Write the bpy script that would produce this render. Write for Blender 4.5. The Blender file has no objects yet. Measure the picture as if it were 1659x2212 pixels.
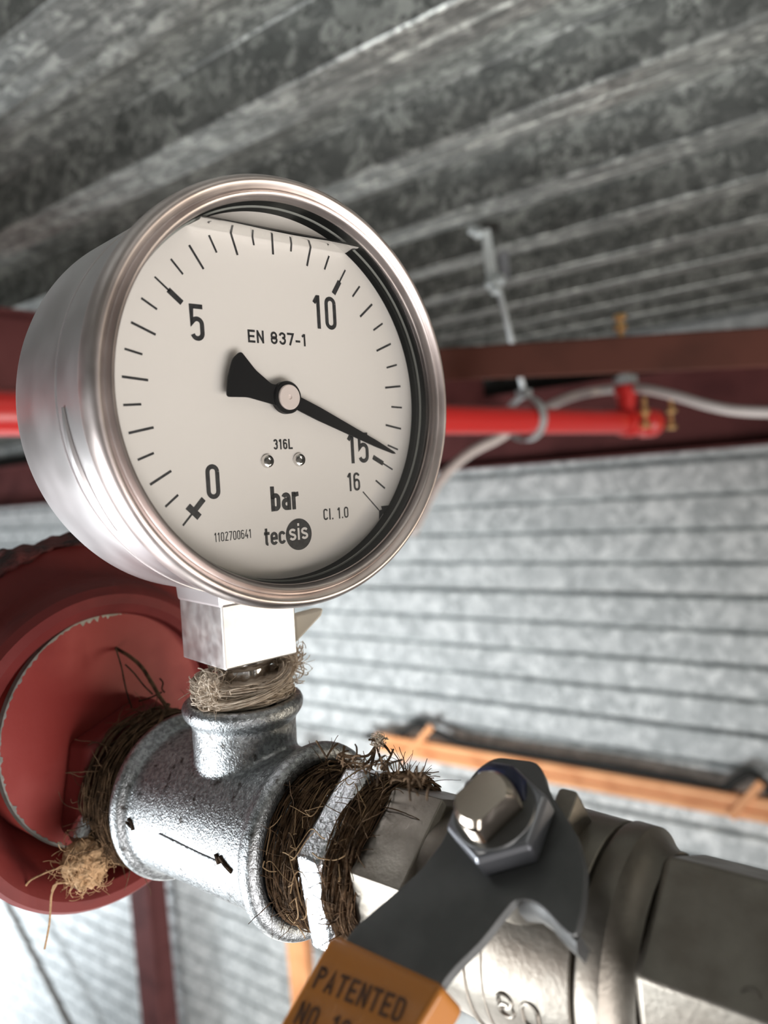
import bpy, bmesh, math, random
from mathutils import Vector, Matrix, noise
random.seed(7)
PI = math.pi
SC = bpy.context.scene
COL = SC.collection
V = Vector

# ------------------------------------------------------------------ frames
FOC = 1690.0                                   # focal length in pixels of the 1659x2212 frame
CAM = V((-0.13796533, -0.13327944, -0.0211142))
CAMR = Matrix(((0.60084906, 0.08338708, -0.79500126),
               (-0.79530321, -0.03774093, -0.60503589),
               (-0.08045626, 0.9958023, 0.04364141)))      # camera axes -> world
G = Matrix(((0.981755752, 0.0, -0.190146374, 0), (-0.190016152, -0.0370031454, -0.981083396, 0),
            (-0.00703601392, 0.999315149, -0.0363280508, 0), (0, 0, 0, 1)))   # gauge frame: x right, y up, z out of the dial
RC = V((.0064, .0320, -.1126))
ax_u = V((-.0243, -.9995, -.0214)).normalized()
ax_a = V((0.99970459, -0.02430497, 0))
ax_w = ax_u.cross(ax_a)
R = Matrix(((ax_a.x, ax_w.x, ax_u.x, RC.x), (ax_a.y, ax_w.y, ax_u.y, RC.y), (ax_a.z, ax_w.z, ax_u.z, RC.z), (0, 0, 0, 1)))  # pipe run frame: z along the run
th = math.radians(127)
HN = V((math.cos(th), math.sin(th), 0)); HT = V((-math.sin(th), math.cos(th), 0))
# valve handle frame: x along the run, y across towards the grip, z = outwards along the valve stem
H = R @ Matrix(((0, HT.x, HN.x, 0), (0, HT.y, HN.y, 0), (1, 0, 0, 0), (0, 0, 0, 1)))
W = Matrix.Identity(4)

def ray(px, py):
    return CAMR @ V(((px - 829.5) / FOC, -(py - 1106) / FOC, -1))
def at(px, py, k):                 # world point seen at a pixel at a distance k along the view axis
    return CAM + ray(px, py) * k
def atx(px, py, x):                # ... where it meets the plane x
    r = ray(px, py); return CAM + r * ((x - CAM.x) / r.x)

# ------------------------------------------------------------------ camera
cd = bpy.data.cameras.new('camera'); cam = bpy.data.objects.new('camera', cd); COL.objects.link(cam)
cam.matrix_world = Matrix.Translation(CAM) @ CAMR.to_4x4()
cd.sensor_fit = 'VERTICAL'; cd.sensor_height = 36; cd.sensor_width = 27; cd.lens = FOC / 2212 * 36
cd.clip_start = .005; cd.clip_end = 60
cd.dof.use_dof = True; cd.dof.focus_distance = .190; cd.dof.aperture_fstop = cd.lens / 2.3
SC.camera = cam

# ------------------------------------------------------------------ light
SC.view_settings.view_transform = 'Standard'; SC.view_settings.look = 'None'
SC.view_settings.exposure = 0.0; SC.view_settings.gamma = 1; SC.view_settings.use_curve_mapping = False
wd = bpy.data.worlds.new('world'); SC.world = wd; wd.use_nodes = True
nt = wd.node_tree; nt.nodes.clear()
tc = nt.nodes.new('ShaderNodeTexCoord'); sp = nt.nodes.new('ShaderNodeSeparateXYZ'); nt.links.new(tc.outputs['Generated'], sp.inputs[0])
rp = nt.nodes.new('ShaderNodeValToRGB'); mr = nt.nodes.new('ShaderNodeMapRange')
mr.inputs['From Min'].default_value = -1; mr.inputs['From Max'].default_value = 1
nt.links.new(sp.outputs['Z'], mr.inputs['Value']); nt.links.new(mr.outputs[0], rp.inputs[0])
rp.color_ramp.elements[0].position = 0.30; rp.color_ramp.elements[0].color = (.80, .76, .70, 1)
rp.color_ramp.elements[1].position = 0.56; rp.color_ramp.elements[1].color = (.13, .13, .12, 1)
e = rp.color_ramp.elements.new(0.47); e.color = (.42, .40, .37, 1)
bg = nt.nodes.new('ShaderNodeBackground'); bg.inputs[1].default_value = 0.34
wo = nt.nodes.new('ShaderNodeOutputWorld'); nt.links.new(rp.outputs[0], bg.inputs[0]); nt.links.new(bg.outputs[0], wo.inputs[0])

def area(name, loc, target, sx, sy, power, col, spread=180):
    l = bpy.data.lights.new(name, 'AREA'); l.shape = 'RECTANGLE'; l.size = sx; l.size_y = sy; l.energy = power; l.color = col; l.spread = math.radians(spread)
    o = bpy.data.objects.new(name, l); COL.objects.link(o); o.location = loc
    o.rotation_euler = (V(target) - V(loc)).to_track_quat('-Z', 'Y').to_euler(); return o
# daylight bounced up from the sunlit yard at the open left side, daylight further back, warm low sun bounce from the front
area('yard_daylight', (-.85, .95, -.85), (0, .05, -.08), 1.1, .8, 9.5, (.93, .97, 1), 60)
area('far_daylight', (.3, 7.0, -3.0), (2.66, 8.0, -2.6), 2.0, 1.4, 260, (.90, .95, 1))
area('dial_fill', (-.3, -1.9, -1.5), (0, 0, -.0), 2.2, 1.4, 50, (1, .965, .955), 130)  # added fill lamp that brightens the dial
area('floor_bounce', (1.5, 2.4, -4.2), (.9, 2.2, 0), 2.0, 6.0, 140, (1, .99, .96))
area('wall_fill', (-2.6, 1.6, -2.4), (2.6, 2.9, -1.1), 2.2, 1.2, 40, (.95, .98, 1), 50)  # added fill lamp from the left that brightens the ribbed wall
area('warm_bounce', (1.1, -1.7, -.75), (0, 0, -.08), .55, .45, 18, (1, .86, .68))

# ------------------------------------------------------------------ materials
def mat(name, col, rough=.5, metal=0, spec=.5, bump=0, bscale=300, dark=None, dscale=80, dthr=(.45, .65), detail=4, col2=None, c2scale=40, c2thr=(.4, .6), coat=0, rvar=0, stretch=None, bdist=.0005):
    m = bpy.data.materials.new(name); m.use_nodes = True; t = m.node_tree
    b = t.nodes['Principled BSDF']; b.inputs['Base Color'].default_value = (*col, 1)
    b.inputs['Roughness'].default_value = rough; b.inputs['Metallic'].default_value = metal
    b.inputs['Specular IOR Level'].default_value = spec; b.inputs['Coat Weight'].default_value = coat
    co = t.nodes.new('ShaderNodeTexCoord'); src = co.outputs['Object']
    if stretch:
        mp = t.nodes.new('ShaderNodeMapping'); mp.inputs['Scale'].default_value = stretch; t.links.new(src, mp.inputs[0]); src = mp.outputs[0]
    cur = None
    def layer(color, scale, thr, cur, det=detail):
        n = t.nodes.new('ShaderNodeTexNoise'); n.inputs['Scale'].default_value = scale; n.inputs['Detail'].default_value = det
        t.links.new(src, n.inputs['Vector'])
        r_ = t.nodes.new('ShaderNodeMapRange'); r_.inputs['From Min'].default_value = thr[0]; r_.inputs['From Max'].default_value = thr[1]
        t.links.new(n.outputs[0], r_.inputs[0])
        mx = t.nodes.new('ShaderNodeMix'); mx.data_type = 'RGBA'; t.links.new(r_.outputs[0], mx.inputs[0])
        if cur is None: mx.inputs[6].default_value = (*col, 1)
        else: t.links.new(cur, mx.inputs[6])
        mx.inputs[7].default_value = (*color, 1)
        return mx.outputs[2]
    if col2: cur = layer(col2, c2scale, c2thr, cur)
    if dark: cur = layer(dark, dscale, dthr, cur)
    if cur is not None: t.links.new(cur, b.inputs['Base Color'])
    if rvar:
        n = t.nodes.new('ShaderNodeTexNoise'); n.inputs['Scale'].default_value = c2scale * 1.7; t.links.new(src, n.inputs['Vector'])
        r_ = t.nodes.new('ShaderNodeMapRange'); r_.inputs['To Min'].default_value = max(.02, rough - rvar); r_.inputs['To Max'].default_value = rough + rvar
        r_.inputs['From Min'].default_value = .3; r_.inputs['From Max'].default_value = .7
        t.links.new(n.outputs[0], r_.inputs[0]); t.links.new(r_.outputs[0], b.inputs['Roughness'])
    if bump:
        n = t.nodes.new('ShaderNodeTexNoise'); n.inputs['Scale'].default_value = bscale; n.inputs['Detail'].default_value = 5
        t.links.new(src, n.inputs['Vector'])
        bp = t.nodes.new('ShaderNodeBump'); bp.inputs['Strength'].default_value = bump; bp.inputs['Distance'].default_value = bdist
        t.links.new(n.outputs[0], bp.inputs['Height']); t.links.new(bp.outputs[0], b.inputs['Normal'])
    return m

M = {}
M['steel'] = mat('brushed_stainless', (.66, .64, .64), .36, 1, col2=(.56, .53, .53), c2scale=26, rvar=.05)
M['bezel'] = mat('bezel_stainless', (.56, .50, .48), .38, 1, col2=(.46, .40, .38), c2scale=60, rvar=.05)
M['polished'] = mat('polished_steel', (.72, .70, .68), .12, 1)
M['block'] = mat('machined_block', (.66, .64, .62), .36, 1, col2=(.55, .54, .53), c2scale=160, rvar=.05)
M['black'] = mat('black_ring', (.006, .0065, .0065), .6, 0, .05)
M['line'] = mat('ring_seal_line', (.30, .31, .29), .5)
M['dial'] = mat('dial_white', (.76, .72, .69), .6, 0, .2)
M['ink'] = mat('dial_ink', (.012, .012, .014), .5, col2=(.03, .03, .032), c2scale=900)
M['pointer'] = mat('pointer_black', (.008, .008, .009), .45, 0, .2)
M['cap'] = mat('pointer_hub_cap', (.80, .70, .67), .4, .25)
M['galv'] = mat('galvanised_casting', (.40, .42, .43), .36, .95, dark=(.07, .065, .06), dscale=300, dthr=(.62, .72), col2=(.22, .23, .235), c2scale=900, c2thr=(.40, .60), rvar=.10, bump=.8, bscale=1900, bdist=.0003)
M['galv_rim'] = mat('galvanised_collar', (.50, .52, .54), .26, .95, dark=(.10, .09, .08), dscale=300, dthr=(.60, .74), rvar=.1, bump=.8, bscale=900, bdist=.0005)
M['nickel'] = mat('nickel_plated_brass', (.235, .215, .185), .44, .9, col2=(.18, .16, .135), c2scale=90, rvar=.06, bump=.25, bscale=900, bdist=.0003)
M['handle'] = mat('grey_plated_steel', (.115, .116, .115), .45, .6, col2=(.09, .091, .09), c2scale=90, bump=.15, bscale=700, bdist=.0002)
M['nut'] = mat('zinc_nut', (.24, .245, .265), .33, .85)
M['stem'] = mat('valve_stem', (.46, .40, .34), .2, 1)
M['orange'] = mat('orange_grip', (.48, .17, .02), .42, 0, .5, coat=.2, bump=.1, bscale=400)
M['grip_ink'] = mat('grip_ink', (.10, .042, .018), .6)
M['blue'] = mat('blue_marker', (.006, .010, .045), .35)
M['red'] = mat('red_cap_paint', (.21, .024, .019), .55, 0, .25, dark=(.17, .018, .016), dscale=45, dthr=(.52, .75), col2=(.27, .05, .042), c2scale=30, c2thr=(.45, .7), bump=.25, bscale=200)
M['maroon_red'] = mat('red_housing_paint', (.14, .020, .018), .6, 0, .25, dark=(.10, .015, .014), dscale=50, dthr=(.5, .7), bump=.4, bscale=220)
M['rough_red'] = mat('rough_crust', (.13, .030, .028), .7, 0, .4, dark=(.035, .018, .018), dscale=160, dthr=(.42, .6), bump=1, bscale=260, bdist=.003)
M['bare'] = mat('bare_grey_metal', (.17, .165, .15), .5, .5, dark=(.12, .12, .10), dscale=300, bump=.5)
M['hemp'] = mat('brown_hemp', (.13, .08, .045), .9, 0, .2, dark=(.04, .024, .013), dscale=300, dthr=(.4, .65), bump=1, bscale=700, bdist=.001)
M['hemp_light'] = mat('pale_hemp', (.66, .57, .47), .85, 0, .2, dark=(.40, .31, .23), dscale=400, dthr=(.45, .7), bump=.8, bscale=900, bdist=.0008)
M['hemp_core'] = mat('dark_hemp_core', (.05, .032, .02), .95, 0, .1, dark=(.02, .013, .009), dscale=350, dthr=(.4, .62), bump=1, bscale=600, bdist=.0015)
M['cream'] = mat('cream_plastic', (.72, .66, .54), .5)
M['maroon'] = mat('maroon_primer', (.11, .034, .033), .6, 0, .2, dark=(.075, .022, .022), dscale=6)
M['brown'] = mat('brown_primer', (.072, .025, .017), .6, 0, .12, dark=(.052, .019, .013), dscale=9)
M['redpipe'] = mat('red_pipe_paint', (.42, .013, .011), .38, 0, .5, coat=.2)
M['zinc'] = mat('zinc_plated', (.62, .66, .67), .35, .8)
M['brass'] = mat('brass_bolt', (.80, .50, .22), .3, .9)
M['cable'] = mat('grey_cable', (.55, .50, .48), .4)
M['rail'] = mat('orange_rack_paint', (.88, .42, .19), .5, dark=(.72, .30, .12), dscale=7)
M['shade_and_jaw'] = mat('shade_and_jaw_black', (.02, .019, .017), .6)  # flat black for the clamp jaw and the modelled shade strips
M['rod'] = mat('dull_brown_rod', (.12, .10, .08), .6)
M['concrete'] = mat('concrete_floor', (.38, .37, .35), .85, dark=(.28, .27, .26), dscale=3, bump=.3, bscale=40)

def spangle(name, c0, c1, c2, scale, metal, rough, stretch, cdet=3):
    m = bpy.data.materials.new(name); m.use_nodes = True; t = m.node_tree; b = t.nodes['Principled BSDF']
    co = t.nodes.new('ShaderNodeTexCoord'); mp = t.nodes.new('ShaderNodeMapping'); mp.inputs['Scale'].default_value = stretch
    t.links.new(co.outputs['Object'], mp.inputs[0])
    n1 = t.nodes.new('ShaderNodeTexNoise'); n1.inputs['Scale'].default_value = scale * .8; n1.inputs['Detail'].default_value = 2
    t.links.new(mp.outputs[0], n1.inputs['Vector'])
    ad = t.nodes.new('ShaderNodeMix'); ad.data_type = 'RGBA'; ad.blend_type = 'LINEAR_LIGHT'; ad.inputs[0].default_value = .035
    t.links.new(mp.outputs[0], ad.inputs[6]); t.links.new(n1.outputs['Color'], ad.inputs[7])
    v = t.nodes.new('ShaderNodeTexVoronoi'); v.inputs['Scale'].default_value = scale; v.inputs['Randomness'].default_value = 1
    t.links.new(ad.outputs[2], v.inputs['Vector'])
    bw = t.nodes.new('ShaderNodeSeparateColor'); t.links.new(v.outputs['Color'], bw.inputs[0])
    n2 = t.nodes.new('ShaderNodeTexNoise'); n2.inputs['Scale'].default_value = scale * .35; n2.inputs['Detail'].default_value = cdet
    t.links.new(ad.outputs[2], n2.inputs['Vector'])
    mm = t.nodes.new('ShaderNodeMath'); mm.operation = 'MULTIPLY_ADD'; mm.inputs[1].default_value = .55
    t.links.new(bw.outputs[0], mm.inputs[0])
    m2 = t.nodes.new('ShaderNodeMath'); m2.operation = 'MULTIPLY'; m2.inputs[1].default_value = .75; t.links.new(n2.outputs[0], m2.inputs[0]); t.links.new(m2.outputs[0], mm.inputs[2])
    r_ = t.nodes.new('ShaderNodeValToRGB'); r_.color_ramp.elements[0].position = .35; r_.color_ramp.elements[0].color = (*c0, 1)
    r_.color_ramp.elements[1].position = .95; r_.color_ramp.elements[1].color = (*c2, 1)
    e_ = r_.color_ramp.elements.new(.66); e_.color = (*c1, 1)
    t.links.new(mm.outputs[0], r_.inputs[0]); t.links.new(r_.outputs[0], b.inputs['Base Color'])
    b.inputs['Metallic'].default_value = metal; b.inputs['Roughness'].default_value = rough
    return m
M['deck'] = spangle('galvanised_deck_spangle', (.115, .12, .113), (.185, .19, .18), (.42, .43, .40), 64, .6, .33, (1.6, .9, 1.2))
M['siding'] = spangle('galvanised_siding_spangle', (.42, .45, .455), (.57, .60, .605), (.80, .83, .83), 34, .25, .5, (1, 1, 1))

def glass_mat():
    m = bpy.data.materials.new('window_glass'); m.use_nodes = True; t = m.node_tree; t.nodes.clear()
    o = t.nodes.new('ShaderNodeOutputMaterial'); mx = t.nodes.new('ShaderNodeMixShader'); tr = t.nodes.new('ShaderNodeBsdfTransparent')
    g = t.nodes.new('ShaderNodeBsdfGlossy'); g.inputs['Roughness'].default_value = .01; f = t.nodes.new('ShaderNodeFresnel'); f.inputs[0].default_value = 1.4
    tr.inputs[0].default_value = (.97, .97, .96, 1)
    t.links.new(f.outputs[0], mx.inputs[0]); t.links.new(tr.outputs[0], mx.inputs[1]); t.links.new(g.outputs[0], mx.inputs[2]); t.links.new(mx.outputs[0], o.inputs[0])
    return m
M['glass'] = glass_mat()
def liquid_mat():
    m = bpy.data.materials.new('liquid_surface'); m.use_nodes = True; t = m.node_tree; t.nodes.clear()
    o = t.nodes.new('ShaderNodeOutputMaterial'); mx = t.nodes.new('ShaderNodeMixShader'); tr = t.nodes.new('ShaderNodeBsdfTransparent')
    g = t.nodes.new('ShaderNodeBsdfGlossy'); g.inputs['Roughness'].default_value = .03; g.inputs[0].default_value = (.93, .93, .92, 1); mx.inputs[0].default_value = .8
    t.links.new(tr.outputs[0], mx.inputs[1]); t.links.new(g.outputs[0], mx.inputs[2]); t.links.new(mx.outputs[0], o.inputs[0])
    return m
M['liquid'] = liquid_mat()

# ------------------------------------------------------------------ helpers
class MB:
    """collects shapes in a local frame X (4x4) and links them as ONE mesh object"""
    def __init__(s, X=W): s.v = []; s.f = []; s.X = X; s.mi = []; s.cur = 0
    def add(s, vs, fs, X=None):
        o = len(s.v); X = X or s.X
        s.v += [X @ V(p) for p in vs]; s.f += [tuple(i + o for i in f) for f in fs]; s.mi += [s.cur] * len(fs)
    def box(s, lo, hi):
        x0, y0, z0 = lo; x1, y1, z1 = hi
        s.add([(x0, y0, z0), (x1, y0, z0), (x1, y1, z0), (x0, y1, z0), (x0, y0, z1), (x1, y0, z1), (x1, y1, z1), (x0, y1, z1)],
              [(3, 2, 1, 0), (4, 5, 6, 7), (0, 1, 5, 4), (1, 2, 6, 5), (2, 3, 7, 6), (3, 0, 4, 7)])
    def lathe(s, prof, n=96, closed=False, cx=0, cy=0, cap=True):
        """prof: (z, r) or (z, r, cx, cy) around local z"""
        vs = []; fs = []
        P = [p if len(p) == 4 else (p[0], p[1], cx, cy) for p in prof]
        for z, r, ox, oy in P:
            for i in range(n):
                t = 2 * PI * i / n; vs.append((ox + r * math.cos(t), oy + r * math.sin(t), z))
        m = len(P)
        for j in range(m if closed else m - 1):
            a = j * n; b = ((j + 1) % m) * n
            for i in range(n):
                k = (i + 1) % n; fs.append((a + i, a + k, b + k, b + i))
        if cap and not closed:
            fs.append(tuple(reversed(range(n)))); fs.append(tuple((m - 1) * n + i for i in range(n)))
        s.add(vs, fs)
    def prism(s, pts, z0, z1, X=None):
        n = len(pts); vs = [(p[0], p[1], z0) for p in pts] + [(p[0], p[1], z1) for p in pts]
        fs = [tuple(reversed(range(n))), tuple(range(n, 2 * n))] + [(i, (i + 1) % n, n + (i + 1) % n, n + i) for i in range(n)]
        s.add(vs, fs, X)
    def tube(s, pts, r, n=6, taper=None, flat=None):
        """tube through world/local points"""
        P = [V(p) for p in pts]; m = len(P); vs = []; fs = []
        up = V((0.13, .31, .94)).normalized()
        prev = None
        for i, p in enumerate(P):
            d = (P[min(i + 1, m - 1)] - P[max(i - 1, 0)])
            d = d.normalized() if d.length > 1e-9 else V((0, 0, 1))
            q = (prev if prev is not None else up); q = q - d * q.dot(d)
            if q.length < 1e-4: q = V((1, 0, 0)) - d * d.x
            q.normalize(); prev = q; b = d.cross(q)
            rr = r * (taper(i / (m - 1)) if taper else 1)
            for k in range(n):
                t = 2 * PI * k / n; vs.append(p + q * (rr * math.cos(t)) + b * (rr * math.sin(t)))
        for i in range(m - 1):
            for k in range(n):
                l = (k + 1) % n; fs.append((i * n + k, i * n + l, (i + 1) * n + l, (i + 1) * n + k))
        fs.append(tuple(reversed(range(n)))); fs.append(tuple((m - 1) * n + k for k in range(n)))
        s.add(vs, fs)
    def build(s, name, m, parent=None, smooth=30, bevel=0, seg=2):
        me = bpy.data.meshes.new(name); ms = m if isinstance(m, (list, tuple)) else [m]
        c = V((0, 0, 0))
        for p in s.v: c += p
        c /= max(1, len(s.v))
        me.from_pydata([p - c for p in s.v], [], s.f)
        for q in ms: me.materials.append(q)
        for p, i in zip(me.polygons, s.mi): p.material_index = i
        bm = bmesh.new(); bm.from_mesh(me); bmesh.ops.recalc_face_normals(bm, faces=bm.faces)
        if smooth:
            for f in bm.faces: f.smooth = True
            for e_ in bm.edges:
                if len(e_.link_faces) == 2 and e_.calc_face_angle(0) > math.radians(smooth): e_.smooth = False
        bm.to_mesh(me); bm.free()
        o = bpy.data.objects.new(name, me); COL.objects.link(o)
        if parent:
            o.parent = parent; o.matrix_parent_inverse = Matrix.Translation(parent.location).inverted()
            if parent.parent: o.matrix_parent_inverse = Matrix.Translation(parent_world(parent)).inverted()
        o.location = c
        if bevel:
            b = o.modifiers.new('bevel', 'BEVEL'); b.width = bevel; b.segments = seg; b.limit_method = 'ANGLE'; b.angle_limit = math.radians(30); b.harden_normals = False
        return o
def parent_world(o):
    return o['_w'] if '_w' in o else o.location
def place(o, parent):
    """parent a mesh built in world space, under a thing or a part, without moving it"""
    wp = WP.get(parent.name, parent.location.copy()); o.parent = parent; o.matrix_parent_inverse = Matrix.Translation(wp).inverted()
    WP[o.name] = o.location.copy()
WP = {}
_b = MB.build
def build(s, name, m, parent=None, **k):
    o = _b(s, name, m, None, **k); WP[o.name] = o.location.copy()
    if parent: place(o, parent)
    return o
MB.build = build
def tag(o, label=None, cat=None, group=None, kind=None):
    if label: o['label'] = label
    if cat: o['category'] = cat
    if group: o['group'] = group
    if kind: o['kind'] = kind
    return o
def thing(name, loc, label, cat, group=None):
    o = bpy.data.objects.new(name, None); COL.objects.link(o); o.location = loc; o.empty_display_size = .01
    WP[o.name] = V(loc); return tag(o, label, cat, group)
def fillet(pts, r, n=5):
    """round the corners of a closed 2D polygon"""
    out = []; m = len(pts)
    for i in range(m):
        p0 = V(pts[i - 1]); p = V(pts[i]); p1 = V(pts[(i + 1) % m]); a = (p0 - p); b = (p1 - p)
        d = min(r, a.length * .45, b.length * .45); A = p + a.normalized() * d; B = p + b.normalized() * d
        for k in range(n + 1):
            t = k / n; out.append(tuple((1 - t) ** 2 * A + 2 * t * (1 - t) * p + t * t * B))
    return out
def hexpts(r, a0, n=6, cx=0, cy=0):
    return [(cx + r * math.cos(math.radians(a0 + 360 / n * i)), cy + r * math.sin(math.radians(a0 + 360 / n * i))) for i in range(n)]
def chamfer_hex(mb, r, a0, z0, z1, n=6, ch=.0012, cx=0, cy=0):
    """hex bar whose ends are turned down like a nut"""
    st = [(z0, r * .93), (z0 + ch, r), (z1 - ch, r), (z1, r * .93)]
    vs = []
    for z, q in st: vs += [(x, y, z) for x, y in hexpts(q, a0, n, cx, cy)]
    fs = [tuple(reversed(range(n)))]
    for j in range(3):
        for i in range(n): fs.append((j * n + i, j * n + (i + 1) % n, (j + 1) * n + (i + 1) % n, (j + 1) * n + i))
    fs.append(tuple(3 * n + i for i in range(n))); mb.add(vs, fs)

# ------------------------------------------------------------------ stroke lettering
def arc(cx, cy, rx, ry, a0, a1, n=10):
    return [(cx + rx * math.cos(math.radians(a0 + (a1 - a0) * i / n)), cy + ry * math.sin(math.radians(a0 + (a1 - a0) * i / n))) for i in range(n + 1)]
def glyph(c, w, h, s):
    """centre lines of one character in a w x h box for stroke width s"""
    i = s / 2; x0, x1, y0, y1 = i, w - i, i, h - i; r = (x1 - x0) / 2; cx = w / 2; m = h * .54
    if c in '0O': return [arc(cx, y1 - r, r, r, 0, 180) + arc(cx, y0 + r, r, r, 180, 360) + [(x1, y1 - r)]]
    if c == 'D': return [[(x0, y0), (x0, y1), (cx, y1)] + arc(cx, y1 - r, r, r, 90, 0) + arc(cx, y0 + r, r, r, 0, -90) + [(x0, y0)]]
    if c == '1': return [[(x0 * .6, h * .76), (w * .55, h - s * .35)], [(w * .62, h), (w * .62, 0)]]
    if c == '2': return [arc(cx, y1 - r, r, r, 170, -10) + [(x0, y0), (w, y0)]]
    if c == '3': return [arc(cx, y1 - r, r, r, 170, 0) + arc(cx - r * .1, m + r * .75, r * 1.1, r * .75, 0, -90, 6), arc(cx - r * .1, m - r * .75, r * 1.1, r * .75, 90, 0, 6) + arc(cx, y0 + r, r, r, 0, -170)]
    if c == '4': return [[(w * .62, h), (x0, h * .28), (w, h * .28)], [(w * .72, h * .5), (w * .72, 0)]]
    if c == '5': return [[(w - i * .3, y1), (x0, y1), (x0, h * .50)] + arc(cx, h * .60 - r, r, r, 130, 0) + arc(cx, y0 + r, r, r, 0, -165)]
    if c == '6': return [arc(cx, y1 - r, r, r, 15, 180) + [(x0, y0 + r)], arc(cx, y0 + r, r, r, 180, 360) + [(x1, h * .58 - r)] + arc(cx, h * .60 - r, r, r, 0, 180)]
    if c == '7': return [[(0, y1), (x1, y1), (w * .35, 0)]]
    if c == '8': return [arc(cx, y1 - r * .95, r * .92, r * .95, -90, 270, 16), arc(cx, h * .55 - r, r, r, 0, 180) + arc(cx, y0 + r, r, r, 180, 360) + [(x1, h * .55 - r)]]
    if c == 'E': return [[(w, y1), (x0, y1), (x0, y0), (w, y0)], [(x0, h / 2), (w * .9, h / 2)]]
    if c == 'N': return [[(x0, 0), (x0, h)], [(x0, y1), (x1, y0)], [(x1, 0), (x1, h)]]
    if c == 'P': return [[(x0, 0), (x0, y1), (w * .5, y1)] + arc(w - i - h * .25 + i * .5, h * .73, h * .25 - i * .5, h * .27 - i, 90, -90) + [(x0, h * .46 + i)]]
    if c == 'A': return [[(x0, 0), (cx, h - i), (x1, 0)], [(w * .2, h * .3), (w * .8, h * .3)]]
    if c == 'T': return [[(0, y1), (w, y1)], [(cx, y1), (cx, 0)]]
    if c == 'L': return [[(x0, h), (x0, y0), (w, y0)]]
    if c == 'C': return [arc(cx, y1 - r, r, r, 10, 180) + arc(cx, y0 + r, r, r, 180, 350)]
    if c == '-': return [[(0, h * .36), (w, h * .36)]]
    if c == '.': return [[(w / 2, 0), (w / 2, s)]]
    if c == 'l': return [[(cx, h), (cx, 0)]]
    if c == 'i': return [[(cx, h * .72), (cx, 0)], [(cx, h * .84), (cx, h)]]
    xh = h * .72; yt = xh - i
    if c == 'b': return [[(x0, h), (x0, 0)], [(x0, yt - r)] + arc(cx, yt - r, r, r, 180, 0) + arc(cx, y0 + r, r, r, 0, -180)]
    if c == 'a': return [arc(cx, yt - r, r, r, 160, 0) + [(x1, 0)], [(x1, xh * .58), (cx, xh * .58)] + arc(cx, xh * .29 + i * .5, r, xh * .29 - i * .5, 90, 270, 8) + [(x1, y0)]]
    if c == 'r': return [[(x0, xh), (x0, 0)], arc(w, yt - r * 1.1, x1 - x0 + i, r * 1.1, 180, 95, 6)]
    if c == 't': return [[(w * .4, h * .95), (w * .4, y0 + r * .8)] + arc(w * .4 + r, y0 + r * .8, r, r * .8, 180, 275, 6), [(0, xh - i * .6), (w, xh - i * .6)]]
    if c == 'e': return [[(x0, xh * .5), (x1, xh * .5), (x1, yt - r)] + arc(cx, yt - r, r, r, 0, 180) + arc(cx, y0 + r, r, r, 180, 335)]
    if c == 'c': return [arc(cx, yt - r, r, r, 15, 180) + arc(cx, y0 + r, r, r, 180, 345)]
    if c == 's': return [arc(cx, xh * .75 - i * .4, r, xh * .25 - i * .6, 20, 250, 8) + arc(cx, xh * .25 + i * .4, r, xh * .25 - i * .6, 70, -160, 8)]
    return []
def text(mb, s, x, y, h, w, st, z, sp=.28, rot=0, depth=0, widths={}):
    """flat stroke lettering, lower-left corner at x, y"""
    cr, sr = math.cos(rot), math.sin(rot); px = 0
    for c in s:
        cw = w * {'1': .72, '.': .35, '-': .7, 'l': .4, 'i': .4, ' ': .5, 'r': .8, 't': .75, 'E': 1.0}.get(c, 1)
        for line in glyph(c, cw, h, st):
            P = [V(p) for p in line]
            Q = [P[0]]
            for p in P[1:]:
                if (p - Q[-1]).length > 1e-7: Q.append(p)
            P = Q; L = []; Rr = []
            for i, p in enumerate(P):
                d0 = (P[i] - P[i - 1]).normalized() if i > 0 else None
                d1 = (P[i + 1] - P[i]).normalized() if i < len(P) - 1 else None
                if d0 is None: d0 = d1
                if d1 is None: d1 = d0
                nn = V((-(d0 + d1).y, (d0 + d1).x))
                nn = nn.normalized() if nn.length > 1e-6 else V((-d0.y, d0.x))
                k = max(.45, nn.dot(V((-d0.y, d0.x)))); q = nn * (st / 2 / k)
                L.append(p + q); Rr.append(p - q)
            def T(p):
                X, Y = p.x + px, p.y
                return (x + X * cr - Y * sr, y + X * sr + Y * cr)
            m = len(P)
            if depth:
                vs = [(*T(p), z) for p in L] + [(*T(p), z) for p in Rr] + [(*T(p), z + depth) for p in L] + [(*T(p), z + depth) for p in Rr]
                fs = []
                for i in range(m - 1):
                    fs += [(i, i + 1, m + i + 1, m + i), (2 * m + i, 3 * m + i, 3 * m + i + 1, 2 * m + i + 1), (i, 2 * m + i, 2 * m + i + 1, i + 1), (m + i, m + i + 1, 3 * m + i + 1, 3 * m + i)]
                fs += [(0, m, 3 * m, 2 * m), (m - 1, 3 * m - 1, 4 * m - 1, 2 * m - 1)][:1]
                mb.add(vs, fs)
            else:
                mb.add([(*T(p), z) for p in L] + [(*T(p), z) for p in Rr], [(i, m + i, m + i + 1, i + 1) for i in range(m - 1)])
        px += cw + w * sp
    return px - w * sp

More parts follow.
